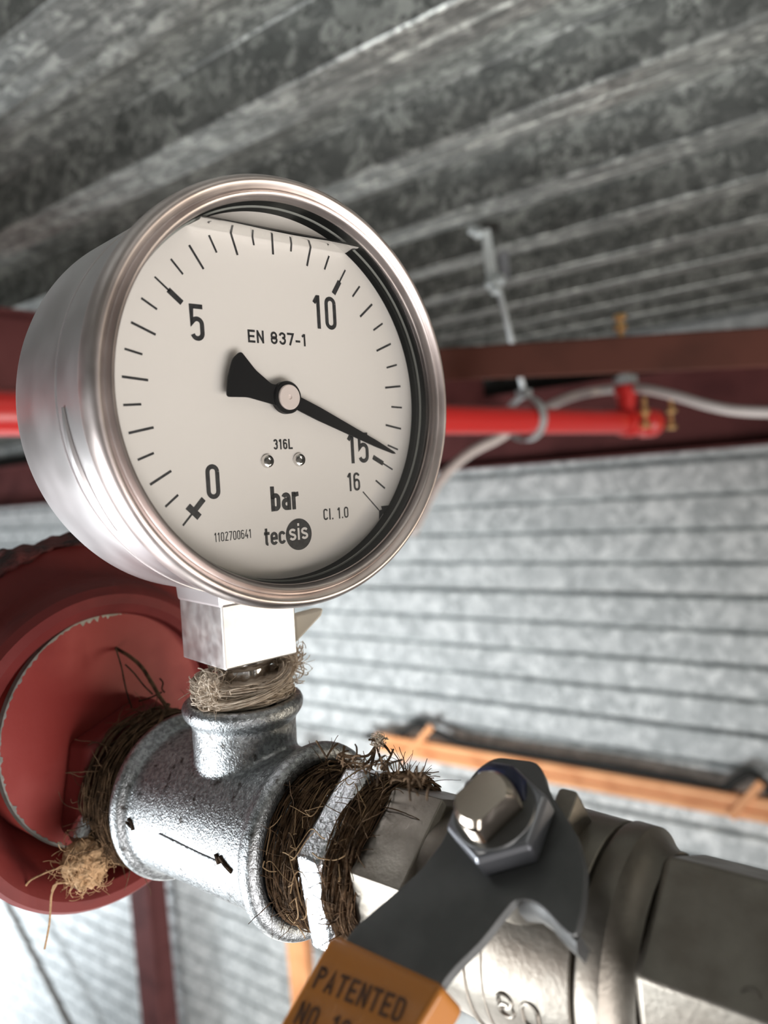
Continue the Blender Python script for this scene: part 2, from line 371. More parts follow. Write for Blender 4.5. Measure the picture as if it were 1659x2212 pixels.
# ================================================================== THE BUILDING
HC = .43                                     # ceiling above the camera
ZC = CAM.z + HC; DP = .071; PITCH = .583 * HC; LF = .17 * HC
X0 = 2.8 + CAM.x                             # right wall
def deck():
    pr = []
    k0 = -6
    for k in range(k0, 11):
        xa = CAM.x + .925 * HC + PITCH * k
        if xa > X0 + .05: break
        uf0 = xa - PITCH + LF + .014; uf1 = xa - .004       # upper flange of this pitch
        um = (uf0 + uf1) / 2
        pr += [(uf0, ZC + DP), (um - .022, ZC + DP), (um - .014, ZC + DP - .005), (um + .014, ZC + DP - .005), (um + .022, ZC + DP), (uf1, ZC + DP)]
        pr += [(xa, ZC), (xa + LF * .42, ZC), (xa + LF * .5, ZC + .003), (xa + LF * .58, ZC), (xa + LF, ZC)]
    mb = MB(); ys = [-1.4, 11.5]; T = .0012
    n = len(pr); vs = []
    for y in ys:
        vs += [(p[0], y, p[1]) for p in pr] + [(p[0], y, p[1] + T) for p in pr]
    fs = []
    for i in range(n - 1):
        fs += [(i, i + 1, 2 * n + i + 1, 2 * n + i), (n + i, 3 * n + i, 3 * n + i + 1, n + i + 1)]
    mb.add(vs, fs)
    o = mb.build('ceiling', M['deck'], smooth=0, bevel=.0045, seg=3); tag(o, kind='structure')
deck()
def siding():
    P = .0422 * 2.8; pr = []; zt = ZC + .09; g = .012
    zs = [CAM.z - .0095 * 2.8 - P * k for k in range(-5, 38)]
    pr.append((X0, zt))
    for k, z in enumerate(zs):
        dpt = .045 if (k - 5) % 4 == 0 else .030
        if z + g > zt: continue
        pr += [(X0 - .006, z + g), (X0 + dpt, z + g * 1.3), (X0 + dpt, z - g * .3), (X0, z - g * .9)]
    zb = -4.52; pr.append((X0 - .0, zb))
    n = len(pr); vs = []
    for y in (-1.4, 11.5): vs += [(p[0], y, p[1]) for p in pr] + [(p[0] + .06, y, p[1]) for i, p in enumerate(pr)]
    fs = []
    for i in range(n - 1): fs += [(i, i + 1, 2 * n + i + 1, 2 * n + i), (n + i, 3 * n + i, 3 * n + i + 1, n + i + 1)]
    mb = MB(); mb.add(vs, fs); o = mb.build('wall_right', M['siding'], smooth=0); tag(o, kind='structure')
siding()
mb = MB(); mb.box((-3.2, -3.0, -4.62), (X0 + .1, 11.5, -4.52)); tag(mb.build('floor', M['concrete'], smooth=0), kind='structure')

def isection(mb, p0, p1, h, b, tf, tw, upv=V((0, 0, 1))):
    """steel I section between two points; h along upv"""
    d = (p1 - p0).normalized(); s = d.cross(upv).normalized(); u = s.cross(d)
    pts = [(-b / 2, -h / 2), (b / 2, -h / 2), (b / 2, -h / 2 + tf), (tw / 2, -h / 2 + tf), (tw / 2, h / 2 - tf), (b / 2, h / 2 - tf), (b / 2, h / 2), (-b / 2, h / 2), (-b / 2, h / 2 - tf), (-tw / 2, h / 2 - tf), (-tw / 2, -h / 2 + tf), (-b / 2, -h / 2 + tf)]
    X = Matrix((( s.x, u.x, d.x, p0.x), (s.y, u.y, d.y, p0.y), (s.z, u.z, d.z, p0.z), (0, 0, 0, 1)))
    mb.prism(pts, 0, (p1 - p0).length, X)
# eaves beam along the wall
xb = X0 - .11
mb = MB(); zc = CAM.z + (xb - CAM.x) * .052; hb = .100 * (xb - CAM.x)
isection(mb, V((xb, -1.3, zc)), V((xb, 11.4, zc)), hb, .13, .012, .008)
tag(mb.build('eaves_beam', M['maroon'], smooth=0, bevel=.002), 'long maroon steel beam running along the top of the ribbed wall', 'steel beam')
# cross beam behind the red pipe, under the deck
mb = MB(); zt = .352
isection(mb, V((-1.3, 1.34, zt - .09)), V((xb - .075, 1.34, zt - .09)), .18, .09, .010, .007)
tag(mb.build('cross_beam', M['maroon'], smooth=0, bevel=.002), 'dark maroon cross beam under the ceiling, seen left of the gauge above the red pipe', 'steel beam')
mb = MB(); mb.box((X0 - .05, -1.3, CAM.z + .092 * 2.75), (X0 - .012, 11.4, CAM.z + .128 * 2.75))  # dark strip put in for the shade at the top of the wall
tag(mb.build('wall_top_shade', M['shade_and_jaw'], smooth=0, bevel=.003), 'black strip standing for the shade on the wall between the eaves beam and the ceiling deck', 'shade strip')
# brown angle in front of the hanger rod
pa = at(560, 812, 1.38); pb = at(969, 787, 1.25); pc = at(1659, 750, 1.02)
dr = (pc - pb).normalized(); p0 = pb - dr * .28; p1 = pc + dr * .5
up = (V((0, 0, 1)) - dr * dr.z).normalized(); sd = dr.cross(up).normalized()
X = Matrix(((sd.x, up.x, dr.x, p0.x), (sd.y, up.y, dr.y, p0.y), (sd.z, up.z, dr.z, p0.z), (0, 0, 0, 1)))
if (CAM - p0).dot(sd) < 0: sgn = -1
else: sgn = 1
mb = MB(X); t_ = .006
mb.prism([(0, -.026), (sgn * t_, -.026), (sgn * t_, .026 - t_), (sgn * -.044, .026 - t_), (sgn * -.044, .026), (sgn * t_, .026), ][::1] if False else
         [(sgn * t_, -.026), (sgn * t_, .026), (sgn * -.040, .026), (sgn * -.040, .026 - t_), (0, .026 - t_), (0, -.026)], 0, (p1 - p0).length)
tag(mb.build('steel_angle', M['brown'], smooth=0, bevel=.003, seg=3), 'brown painted steel angle bar crossing right of the gauge, in front of the hanger rod', 'steel bar')

# post by the wall
c0 = atx(325, 2000, X0 - .22)
y0 = c0.y; r1 = ray(285, 2000); kk = (c0.x - CAM.x) / r1.x; y1 = CAM.y + r1.y * kk
mb = MB(); mb.box((c0.x, y0, -4.52), (c0.x + .13, y1, ZC - .2)); 
mb.box((c0.x - .006, y0 - .012, -4.52), (c0.x + .012, y0, ZC - .2))
tag(mb.build('steel_post', M['maroon'], smooth=0, bevel=.004), 'maroon steel post standing against the ribbed wall below the tee', 'steel post')
# brace rod
q0 = atx(-60, 1803, X0 - .16); q1 = atx(190, 2290, X0 - .16)
mb = MB(); mb.tube([q0, q1], .021, 16); tag(mb.build('brace_rod', M['rod']), 'thin dark brace rod slanting down in front of the bright wall at lower left', 'rod')
# orange rack upright
c1 = atx(625, 2120, X0 - .30); r2 = ray(665, 2120); y2 = CAM.y + r2.y * ((c1.x - CAM.x) / r2.x)
mb = MB(); mb.box((c1.x, y2, -4.52), (c1.x + .05, c1.y, CAM.z - .52 * (c1.x - CAM.x)))
tag(mb.build('rack_upright', M['rail'], smooth=0, bevel=.004), 'orange rack upright standing behind the tee, left of the valve grip', 'rack post')

# orange rail with brackets and its shadow as a black tube, on the wall
xr = X0 - .10; RX = xr - CAM.x
def zr(q): return CAM.z + q * RX
yL = atx(812, 1600, xr).y
t = thing('wall_rail', (xr, 0, zr(-.455)), 'orange steel rail with slanted brackets fixed along the ribbed wall, behind the valve', 'rail')
mb = MB(); 
pts = [(0, zr(-.4395)), (0, zr(-.425)), (.04, zr(-.425)), (.04, zr(-.455)), (0, zr(-.455)), (0, zr(-.4435)), (.012, zr(-.4435)), (.012, zr(-.4395))]
vs = [(xr + a, -1.2, b) for a, b in pts] + [(xr + a, yL, b) for a, b in pts]; n = len(pts)
mb.add(vs, [tuple(range(n)), tuple(reversed(range(n, 2 * n)))] + [(i, n + i, n + (i + 1) % n, (i + 1) % n) for i in range(n)])
mb.build('channel', M['rail'], t, smooth=0, bevel=.002)
for px, py in ((905, 1600), (1618, 1722)):
    p = atx(px, py, xr - .012); mb = MB()
    lo = atx(px - 40, py + 46, xr - .012); hi = atx(px + 26, py - 30, xr - .012)
    d = (hi - lo).normalized(); s_ = V((1, 0, 0)).cross(d) * .014
    mb.add([lo - s_, lo + s_, hi + s_, hi - s_, lo - s_ + V((.012, 0, 0)), lo + s_ + V((.012, 0, 0)), hi + s_ + V((.012, 0, 0)), hi - s_ + V((.012, 0, 0))],
           [(0, 1, 2, 3), (7, 6, 5, 4), (0, 4, 5, 1), (1, 5, 6, 2), (2, 6, 7, 3), (3, 7, 4, 0)])
    mb.build('bracket', M['rail'], t, smooth=0, bevel=.002)
# shadow of the rail and brackets on the wall, shaped as a black tube
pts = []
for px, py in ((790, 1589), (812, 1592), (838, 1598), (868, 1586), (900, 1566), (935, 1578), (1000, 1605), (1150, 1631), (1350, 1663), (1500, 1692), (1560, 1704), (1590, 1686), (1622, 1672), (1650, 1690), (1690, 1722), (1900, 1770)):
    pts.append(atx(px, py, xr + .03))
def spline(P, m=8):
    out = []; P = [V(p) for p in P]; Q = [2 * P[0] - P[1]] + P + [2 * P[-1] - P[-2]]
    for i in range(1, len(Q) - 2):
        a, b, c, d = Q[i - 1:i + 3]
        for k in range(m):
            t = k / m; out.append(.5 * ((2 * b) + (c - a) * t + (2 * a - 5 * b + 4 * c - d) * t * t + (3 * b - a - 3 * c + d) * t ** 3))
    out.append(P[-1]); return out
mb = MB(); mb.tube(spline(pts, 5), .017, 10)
tag(mb.build('rail_shadow', M['shade_and_jaw']), 'dark shadow band above the orange wall rail, modelled as a black tube', 'shadow band')

# ---- red sprinkler pipe
A0 = at(10, 892, .80); A1 = at(973, 904, 1.317); A2 = at(1357, 912, 1.632)
d = (A2 - A0).normalized(); A0 = A0 - d * .5; PR = .0238
t = thing('sprinkler_pipe', (A2.x, A2.y, A2.z - .03), 'bright red sprinkler pipe running behind the gauge to the wall', 'pipe')
def frame(p, d, upv=V((0, 0, 1))):
    d = d.normalized(); s = upv.cross(d).normalized(); u = d.cross(s)
    return Matrix(((s.x, u.x, d.x, p.x), (s.y, u.y, d.y, p.y), (s.z, u.z, d.z, p.z), (0, 0, 0, 1)))
Lp = (A2 - A0).length; X = frame(A0, d)
mb = MB(X); mb.lathe([(0, PR), (Lp - .02, PR), (Lp, PR)], 48); mb.build('pipe_run', M['redpipe'], t)
mb = MB(X); z = Lp - .02
mb.lathe([(z, PR + .004), (z + .006, PR + .007), (z + .03, PR + .007), (z + .036, PR + .003), (z + .075, PR + .003), (z + .08, PR + .008), (z + .115, PR + .008), (z + .12, PR + .004)], 48); mb.build('end_fitting', M['redpipe'], t)
cf = X @ V((0, 0, z + .02)); mb = MB(frame(cf, V((0, 0, 1)), V((1, 0, 0)))); mb.lathe([(.0, .021), (.055, .021), (.057, .025), (.075, .025), (.078, .02)], 32); mb.build('branch_outlet', M['redpipe'], t)
mb = MB(frame(cf, V((0, 0, 1)), V((1, 0, 0)))); chamfer_hex(mb, .024, 10, .078, .096); mb.lathe([(.096, .012), (.105, .012)], 20); mb.build('outlet_plug', M['zinc'], t)
for i, (px, py, k) in enumerate(((1392, 882, 1.60), (1394, 912, 1.60), (1450, 880, 1.68), (1450, 915, 1.68))):
    p = at(px, py, k); mb = MB(frame(p, V((0, 0, 1)), V((1, 0, 0)))); chamfer_hex(mb, .0105, 20, -.012, -.002); mb.lathe([(-.002, .005), (.022, .005)], 12); mb.build('bolt', M['brass'], t)
# hanger: clamp, rod and ring
pt = at(1135, 905, 1.415); t = thing('pipe_hanger', at(1052, 500, 1.36), 'zinc plated hanger rod with clamp and ring carrying the red pipe', 'pipe hanger')
rtop = at(1074, 610, 1.375); rbot = pt + V((0, 0, .055)); mb = MB(); mb.tube([rtop + (rtop - rbot) * .12, rbot], .0055, 12); mb.build('threaded_rod', M['zinc'], t)
mb = MB(frame(pt, d)); mb.lathe([(-.010, .038), (-.010, .041), (.010, .041), (.010, .038)], 48, closed=True)
mb.box((-.012, .039, -.008), (.012, .052, .008)); mb.build('ring', M['zinc'], t)
pp = [(1040, 498), (1058, 492), (1078, 605), (1052, 612), (1046, 560)]
mb = MB(); fr = [at(*p, 1.36) for p in pp]; bk = [p + V((.006, .004, 0)) for p in fr]; n = 5
mb.add(fr + bk, [tuple(range(n)), tuple(reversed(range(n, 2 * n)))] + [(i, (i + 1) % n, n + (i + 1) % n, n + i) for i in range(n)]); mb.build('clamp_plate', M['zinc'], t, smooth=0, bevel=.0008)
mb = MB(); fr = [at(*p, 1.37) for p in ((1040, 484), (1076, 478), (1082, 500), (1060, 505))]; bk = [p + V((.01, .03, .0)) for p in fr]; n = 4
mb.add(fr + bk, [tuple(range(n)), tuple(reversed(range(n, 2 * n)))] + [(i, (i + 1) % n, n + (i + 1) % n, n + i) for i in range(n)]); mb.build('clamp_jaw', M['shade_and_jaw'], t, smooth=0)
mb = MB(); fr = [at(*p, 1.40) for p in ((1078, 545), (1098, 542), (1102, 600), (1084, 604))]; bk = [p + V((.01, .01, .0)) for p in fr]
mb.add(fr + bk, [tuple(range(n)), tuple(reversed(range(n, 2 * n)))] + [(i, (i + 1) % n, n + (i + 1) % n, n + i) for i in range(n)]); mb.build('rear_plate', M['nut'], t, smooth=0)
for px, py, r_ in ((1018, 496, .007), (1032, 502, .010), (1060, 612, .011), (1078, 604, .011), (1070, 625, .010)):
    p = at(px, py, 1.35); mb = MB(frame(p, V((.3, .2, 1)), V((1, 0, 0)))); chamfer_hex(mb, r_, 15, -.006, .006); mb.build('nut', M['zinc'], t)
# bolt standing through the brown angle
p = at(1340, 704, 1.17); mb = MB(frame(p, V((0, 0, 1)), V((1, 0, 0))))
mb.lathe([(-.03, .0042), (.018, .0042)], 14); chamfer_hex(mb, .0095, 10, .010, .017); chamfer_hex(mb, .0095, 30, -.006, .003)
tag(mb.build('brass_bolt', M['brass']), 'small brass bolt sticking up through the brown steel angle', 'bolt')
# grey cable
cp = [at(px, py, k) for px, py, k in ((890, 1150, 1.30), (945, 1045, 1.40), (1010, 982, 1.47), (1080, 945, 1.55), (1140, 905, 1.62), (1220, 862, 1.68), (1300, 843, 1.72), (1380, 840, 1.60), (1450, 853, 1.52), (1530, 876, 1.46), (1600, 888, 1.42), (1720, 892, 1.36))]
mb = MB(); mb.tube(spline(cp, 6), .0095, 12)
tag(mb.build('grey_cable', M['cable']), 'light grey cable looping over the end of the red pipe', 'cable')

# ================================================================== RED CAP AND COUPLING (behind the tee)
t = thing('pipe_coupling', R @ V((-.004, -.044, -.075)), 'dark red grooved pipe coupling with a crusty rim, behind the tee', 'pipe coupling')
mb = MB(R); cx = lambda s: -.0085 + (.0125 / .032) * (-.053 - s)
def cc(s, r): 
    f = min(1, max(0, (-.053 - s) / .032)); return (s, r, -.0075 + .0115 * f, .0128 + .0035 * f)
mb.lathe([cc(-.074, .0395), cc(-.0585, .0405), cc(-.0550, .0420), cc(-.0532, .0450), cc(-.0535, .0480), cc(-.0560, .0500), cc(-.0620, .0505), cc(-.072, .0500), cc(-.0765, .0515), cc(-.080, .0560), cc(-.083, .0590), cc(-.087, .0600), cc(-.105, .0595), cc(-.112, .0570), cc(-.112, .0552), cc(-.090, .0552), cc(-.088, .0395)], 128, closed=True)
mb.build('housing', M['maroon_red'], t)
# crusty sealant on the upper rim
mb = MB(R); n = 150; vs = []; fs = []; m = 12
for i in range(n + 1):
    a = math.radians(38 + 150 * i / n)
    for j in range(m):
        b = 2 * PI * j / m
        q = noise.noise(V((i * .28, j * .5, 0))) * .0016 + noise.noise(V((i * .09, 0, 4))) * .0018
        fe = min(1, i / 10, (n - i) / 10)
        rr = .0600 + (.0022 + q) * math.cos(b) * fe; zz = -.0900 + (.0085 + q) * math.sin(b) * fe
        c_ = cc(-.085, 0); vs.append((c_[2] + rr * math.cos(a), c_[3] + rr * math.sin(a), zz))
for i in range(n):
    for j in range(m): fs.append((i * m + j, i * m + (j + 1) % m, (i + 1) * m + (j + 1) % m, (i + 1) * m + j))
mb.add(vs, fs); mb.build('crust', M['rough_red'], t, smooth=60)
mb = MB(R); c2 = cc(-.112, 0)
mb.lathe([(-.1125, .0545, c2[2], c2[3]), (-.60, .0545, c2[2], c2[3])], 96)
tag(mb.build('header_pipe', M['maroon_red']), 'wide dark red pipe leading back from the coupling, behind the tee', 'pipe')
t = thing('end_cap', R @ V((-.003, -.02, -.066)), 'red painted round end cap with chipped edge inside the coupling', 'pipe cap')
mb = MB(R); DC = (-.0030, .0170)
mb.lathe([(-.085, .0372), (-.0612, .0376), (-.0600, .0370)], 128, cx=DC[0], cy=DC[1]); mb.build('cap_disc', M['red'], t)
# chipped grey edge
mb = MB(R); vs = []; fs = []; n = 220
for i in range(n + 1):
    a = math.radians(60 + 185 * i / n)
    q = abs(noise.noise(V((i * .21, 3, 1)))) + .6 * abs(noise.noise(V((i * .6, 9, 1))))
    wd_ = .0002 + .0014 * max(0, q - .12)
    if 24 < i < 52: wd_ += .0022 * max(0, noise.noise(V((i * .4, 0, 7))) + .3)
    for rr, zz in ((.0377, -.0612), (.0372, -.05985), (.0370 - wd_, -.05985)):
        vs.append((DC[0] + rr * math.cos(a), DC[1] + rr * math.sin(a), zz))
for i in range(n):
    for j in range(2): fs.append((i * 3 + j, i * 3 + j + 1, (i + 1) * 3 + j + 1, (i + 1) * 3 + j))
mb.add(vs, fs); mb.build('chipped_edge', M['bare'], t)
mb = MB(R); mb.lathe([(-.060, .0150), (-.0575, .0150), (-.0568, .0135)], 48, cx=.0035, cy=.004)
# bushing
mb = MB(R); chamfer_hex(mb, .0262, 18, -.0600, -.0475, 6, .002)
bo = mb.build('hex_bushing', M['maroon_red'], bevel=.0012, seg=3); tag(bo, 'dark red painted hexagonal bushing between the end cap and the tee', 'pipe bushing')
mb = MB(R); mb.tube([(-.0205, -.0035, -.0492), (-.0232, -.0075, -.0490), (-.0225, -.0108, -.0490)], .0036, 12, taper=lambda q: .6 + .5 * math.sin(PI * min(1, q * .8 + .2)))
mb.build('sealant_drip', M['galv_rim'], bo)
# nipple between bushing and tee
mb = MB(R); mb.lathe([(-.049, .0185), (-.030, .0185)], 64)
tag(mb.build('short_nipple', M['galv_rim']), 'short threaded nipple joining the red bushing to the left end of the tee', 'pipe nipple')

# ================================================================== TEE
t = thing('pipe_tee', R @ V((0, -.0215, 0)), 'galvanised cast iron pipe tee under the gauge', 'pipe tee')
st = R.inverted() @ (G @ V((.001, -.079, -.0285)))           # mouth of the branch
mb = MB(R); RB = .0215
def bead(z, s):  # rounded collar at each end
    return [(z - s * .0062, RB), (z - s * .0055, RB + .0012), (z - s * .0046, RB + .0026), (z - s * .003, RB + .0033), (z - s * .0012, RB + .003), (z, RB + .0014)]
pr = [(-.0329, RB - .003)] + list(reversed(bead(-.0329, -1))) [0:0] + [(-.0329, RB + .0010), (-.0322, RB + .0026), (-.0305, RB + .0032), (-.0285, RB + .0026), (-.0275, RB + .0008), (-.0262, RB), (.0205, RB), (.0212, RB + .0012), (.0222, RB + .0026), (.0240, RB + .0033), (.0262, RB + .0030), (.0273, RB + .0014), (.0273, RB - .0008), (.0262, .0196), (.010, .0190), (.008, .0165), (-.008, .0165), (-.020, .0185), (-.0329, .0185)]
mb.lathe(pr, 160, closed=True)
XB = Matrix.Translation(R.to_3x3() @ V((0, 0, 0)) ) 
up_r = (R.inverted().to_3x3() @ (G.to_3x3() @ V((0, 1, 0)))).normalized()
base = st - up_r * ((st.y - .012) / up_r.y)
BX = R @ frame(V(base), up_r, V((0, 0, 1)))
hb_ = (st - V(base)).length
mb2 = MB(BX); 
mb2.lathe([(0, .0140), (.011, .0142), (hb_ - .0065, .0142), (hb_ - .0055, .0150), (hb_ - .0040, .0163), (hb_ - .0018, .0167), (hb_ - .0004, .0160), (hb_, .0148), (hb_ - .001, .0118), (hb_ - .006, .0110), (0.001, .0110)], 120, closed=True)
# fillet between branch and body
nf = 96; vs = []; fs = []
mb.v += mb2.v; o_ = len(mb.v) - len(mb2.v); mb.f += [tuple(i + o_ for i in f) for f in mb2.f]; mb.mi += mb2.mi
tee = mb.build('body', M['galv'], t, smooth=0)
rm = tee.modifiers.new('remesh', 'REMESH'); rm.mode = 'VOXEL'; rm.voxel_size = .00055; rm.use_smooth_shade = True
sm = tee.modifiers.new('smooth', 'SMOOTH'); sm.factor = .5; sm.iterations = 14
# cast marks on the side of the tee, wrapped on the surface
def onrun(s, ang, r): a = math.radians(ang); return (r * math.cos(a), r * math.sin(a), s)
def mark(name, lines, m, parent, r, wd=.0005, hgt=.0004):
    mb = MB(R)
    for ln in lines: mb.tube([onrun(s, a, r) for s, a in ln], wd, 6)
    return mb.build(name, m, parent)
mark('cast_mark', [[(-.0287, 174), (-.0268, 178), (-.0250, 180)], [(-.0262, 175), (-.0250, 176), (-.0242, 182)]], M['hemp_core'], t, RB + .0001, .00055)
mark('cast_mark', [[(.0115, 175), (.0125, 181)], [(.0128, 176), (.0150, 180), (.0172, 183)]], M['hemp_core'], t, RB + .0001, .0006)
mark('mould_seam', [[(-.0120, 177), (-.005, 178), (.004, 179.5), (.0110, 180)]], M['galv'], t, RB + .0001, .00025)

# ================================================================== HEX NIPPLE (tee -> valve)
mb = MB(R); mb.lathe([(.0225, .0180), (.0395, .0180)], 64); mb.lathe([(.0465, .0165), (.0545, .0165)], 64)
chamfer_hex(mb, .0232, 97, .0392, .0474, 6, .0008)
tag(mb.build('hex_nipple', M['galv_rim'], bevel=.0007, seg=2), 'galvanised hexagonal nipple between the tee and the valve', 'pipe nipple')

# ================================================================== HEMP
def wad(name, m, m2, X, z0, z1, r0, n, rad, label, loose=20, parent=None, core=True, seed=1, amp=.0012, arcs=(1.5, 5), lth=(.006, .02), arc_c=(0, 360)):
    rnd = random.Random(seed)
    t = thing(name, X @ V((0, -r0, (z0 + z1) / 2)), label, 'hemp sealing')
    if core:
        mb = MB(X); k = 14; pr = []
        for i in range(k + 1):
            u = i / k; pr.append((z0 + (z1 - z0) * u, r0 * (.86 + .12 * math.sin(PI * u))))
        vs = []; fs = []; nn = 90
        for z, r in pr:
            for i in range(nn):
                a = 2 * PI * i / nn; q = noise.noise(V((math.cos(a) * 4 + seed, math.sin(a) * 4, z * 500))) * amp
                vs.append(((r + q) * math.cos(a), (r + q) * math.sin(a), z))
        for j in range(k):
            for i in range(nn): fs.append((j * nn + i, j * nn + (i + 1) % nn, (j + 1) * nn + (i + 1) % nn, (j + 1) * nn + i))
        fs += [tuple(reversed(range(nn))), tuple(k * nn + i for i in range(nn))]
        mb.add(vs, fs); mb.build('packing', M['hemp_core'] if m2 is None else m2, t, smooth=80)
    mb = MB(X)
    for i in range(n):       # wound fibres
        a0 = rnd.uniform(0, 2 * PI); da = rnd.uniform(*arcs) * rnd.choice((-1, 1)) * .4; z = rnd.uniform(z0, z1); dz = rnd.gauss(0, (z1 - z0) * .22)
        rr = r0 * (.97) + rnd.uniform(-.0004, amp); k = 14; P = []
        ph = rnd.uniform(0, 6); wv = rnd.uniform(.0001, .0008)
        for j in range(k + 1):
            u = j / k; a = a0 + da * u; r = rr + wv * math.sin(ph + u * 7) + amp * .5 * noise.noise(V((a * 3, z * 300, seed)))
            zz = min(max(z + dz * u + wv * math.cos(ph + u * 6), z0 - .0008), z1 + .0008)
            P.append((r * math.cos(a), r * math.sin(a), zz))
        mb.tube(P, rad * rnd.uniform(.5, 1.2), 4)
    for i in range(loose):   # loose curling ends
        a = math.radians(rnd.uniform(*arc_c)); z = rnd.uniform(z0, z1); L = rnd.uniform(*lth); k = 12
        p = V((r0 * math.cos(a), r0 * math.sin(a), z)); d_ = V((math.cos(a), math.sin(a), rnd.uniform(-.6, .6))) + V((rnd.gauss(0, .5), rnd.gauss(0, .5), rnd.gauss(0, .5))); d_.normalize()
        P = [p - d_ * .001]; cv = V((rnd.gauss(0, 1), rnd.gauss(0, 1), rnd.gauss(0, 1))) * .55
        for j in range(k):
            d_ = (d_ + cv * .3 + V((rnd.gauss(0, .12), rnd.gauss(0, .12), rnd.gauss(0, .12)))).normalized(); P.append(P[-1] + d_ * (L / k))
        mb.tube(P, rad * rnd.uniform(.4, .9), 4, taper=lambda u: 1 - .5 * u)
    o = mb.build('fibres', m, t, smooth=60); tag(o, kind='stuff')
    return t
wad('sealing_hemp', M['hemp'], None, R, .0262, .0395, .0192, 260, .00022, 'dark brown hemp packed in the right mouth of the tee', 50, seed=3, lth=(.004, .012), arc_c=(60, 220))
wad('sealing_hemp', M['hemp'], None, R, .0472, .0545, .0198, 380, .00024, 'brown hemp wound between the hexagonal nipple and the valve', 130, seed=5, lth=(.004, .012), arc_c=(50, 200), amp=.002)
wad('sealing_hemp', M['hemp'], None, R, -.0485, -.0335, .0226, 320, .00024, 'brown hemp wound between the red bushing and the tee', 60, seed=9, lth=(.004, .014), arc_c=(60, 250), amp=.0018)
# lighter loose hairs lying across the hexagonal nipple
rnd = random.Random(91); mb = MB(R)
for i in range(34):
    a0 = rnd.uniform(80, 215); s0 = rnd.uniform(.030, .052); da = rnd.gauss(0, 16); ds = rnd.gauss(0, .006); k = 14; ph = rnd.uniform(0, 6); am = rnd.uniform(1, 5)
    P = []
    for j in range(k + 1):
        u = j / k; sz = s0 + ds * u + .0006 * math.sin(ph + 6 * u); an = a0 + da * u + am * math.sin(ph + 5 * u)
        rr = .0236 if .0386 < sz < .048 else .0212
        P.append(onrun(min(max(sz, .0285), .0525), an, rr + .0004 * math.sin(4 * u + ph)))
    mb.tube(spline(P, 2), .00011 * rnd.uniform(.7, 1.5), 4)
M['hair'] = mat('tan_hemp_hair', (.30, .20, .11), .85, 0, .2)
tag(mb.build('loose_hairs', M['hair'], smooth=60), 'fine tan hemp hairs lying across the hexagonal nipple beside the tee', 'hemp hairs')
# pale hemp at the gauge stem
GX = G @ Matrix(((1, 0, 0, .001), (0, 0, 1, 0), (0, -1, 0, -.0285), (0, 0, 0, 1)))     # x right, y towards the wall, z up the stem
hw = wad('sealing_hemp', M['hemp_light'], M['hemp_light'], GX, -.0790, -.0735, .0118, 420, .00016, 'pale fluffy hemp under the gauge connection block', 90, seed=12, lth=(.003, .008), amp=.0022)
# pale tufts left and right of it
def tuft(parent, X, c, rad3, n, seed, m, fr=.00014, name='tuft'):
    rnd = random.Random(seed); mb = MB(X)
    for i in range(n):
        while True:
            q = V((rnd.uniform(-1, 1), rnd.uniform(-1, 1), rnd.uniform(-1, 1)))
            if q.length < 1: break
        p = V(c) + V((q.x * rad3[0], q.y * rad3[1], q.z * rad3[2])) * .8; d_ = V((rnd.gauss(0, 1), rnd.gauss(0, 1), rnd.gauss(0, 1))).normalized(); ax = V((rnd.gauss(0, 1), rnd.gauss(0, 1), rnd.gauss(0, 1))).normalized(); P = [p]
        for j in range(10):
            d_ = (d_ + ax.cross(d_) * .32).normalized(); P.append(P[-1] + d_ * (min(rad3) * .16))
        mb.tube(P, fr * rnd.uniform(.5, 1.2), 4)
    o = mb.build(name, m, parent, smooth=60); tag(o, kind='stuff'); return o
def lump(parent, X, c, rad3, seed, m, amp=.25, name='clump', fr=180):
    bm = bmesh.new(); bmesh.ops.create_icosphere(bm, subdivisions=5, radius=1)
    mb = MB(X); vs = []
    for v in bm.verts:
        p = v.co; q = 1 + amp * noise.noise(p * 2.3 + V((seed, 0, 0))) + amp * .45 * noise.noise(p * 7 + V((0, seed, 0))) + amp * .2 * noise.noise(p * 18)
        vs.append((c[0] + p.x * rad3[0] * q, c[1] + p.y * rad3[1] * q, c[2] + p.z * rad3[2] * q))
    mb.add(vs, [tuple(v.index for v in f.verts) for f in bm.faces]); bm.free()
    return mb.build(name, m, parent, smooth=80)
lump(hw, GX, (.0125, -.0035, -.0720), (.0030, .0034, .0036), 4, M['hemp_light']); tuft(hw, GX, (.0125, -.0035, -.0718), (.0046, .005, .0046), 260, 21, M['hemp_light'])
lump(hw, GX, (-.0112, -.0045, -.0745), (.0026, .003, .0036), 5, M['hemp_light']); tuft(hw, GX, (-.0115, -.0045, -.0742), (.0036, .004, .0046), 240, 22, M['hemp_light'])
# slanting lock of fibres across the front
rnd = random.Random(31); mb = MB(GX)
for i in range(150):
    o1 = rnd.gauss(0, .0009); o2 = rnd.gauss(0, .0007)
    P = []
    for j in range(13):
        u = j / 12; a = math.radians(200 + 125 * u); r = .0128 + .0008 * math.sin(u * 5 + i) + o2
        z = -.0778 + .0062 * u ** 1.6 + o1 * (1 - .4 * u); P.append((r * math.cos(a), r * math.sin(a), z))
    mb.tube(P, .00016 * rnd.uniform(.6, 1.3), 4)
tag(mb.build('fibre_lock', M['hemp_light'], hw, smooth=60), kind='stuff')
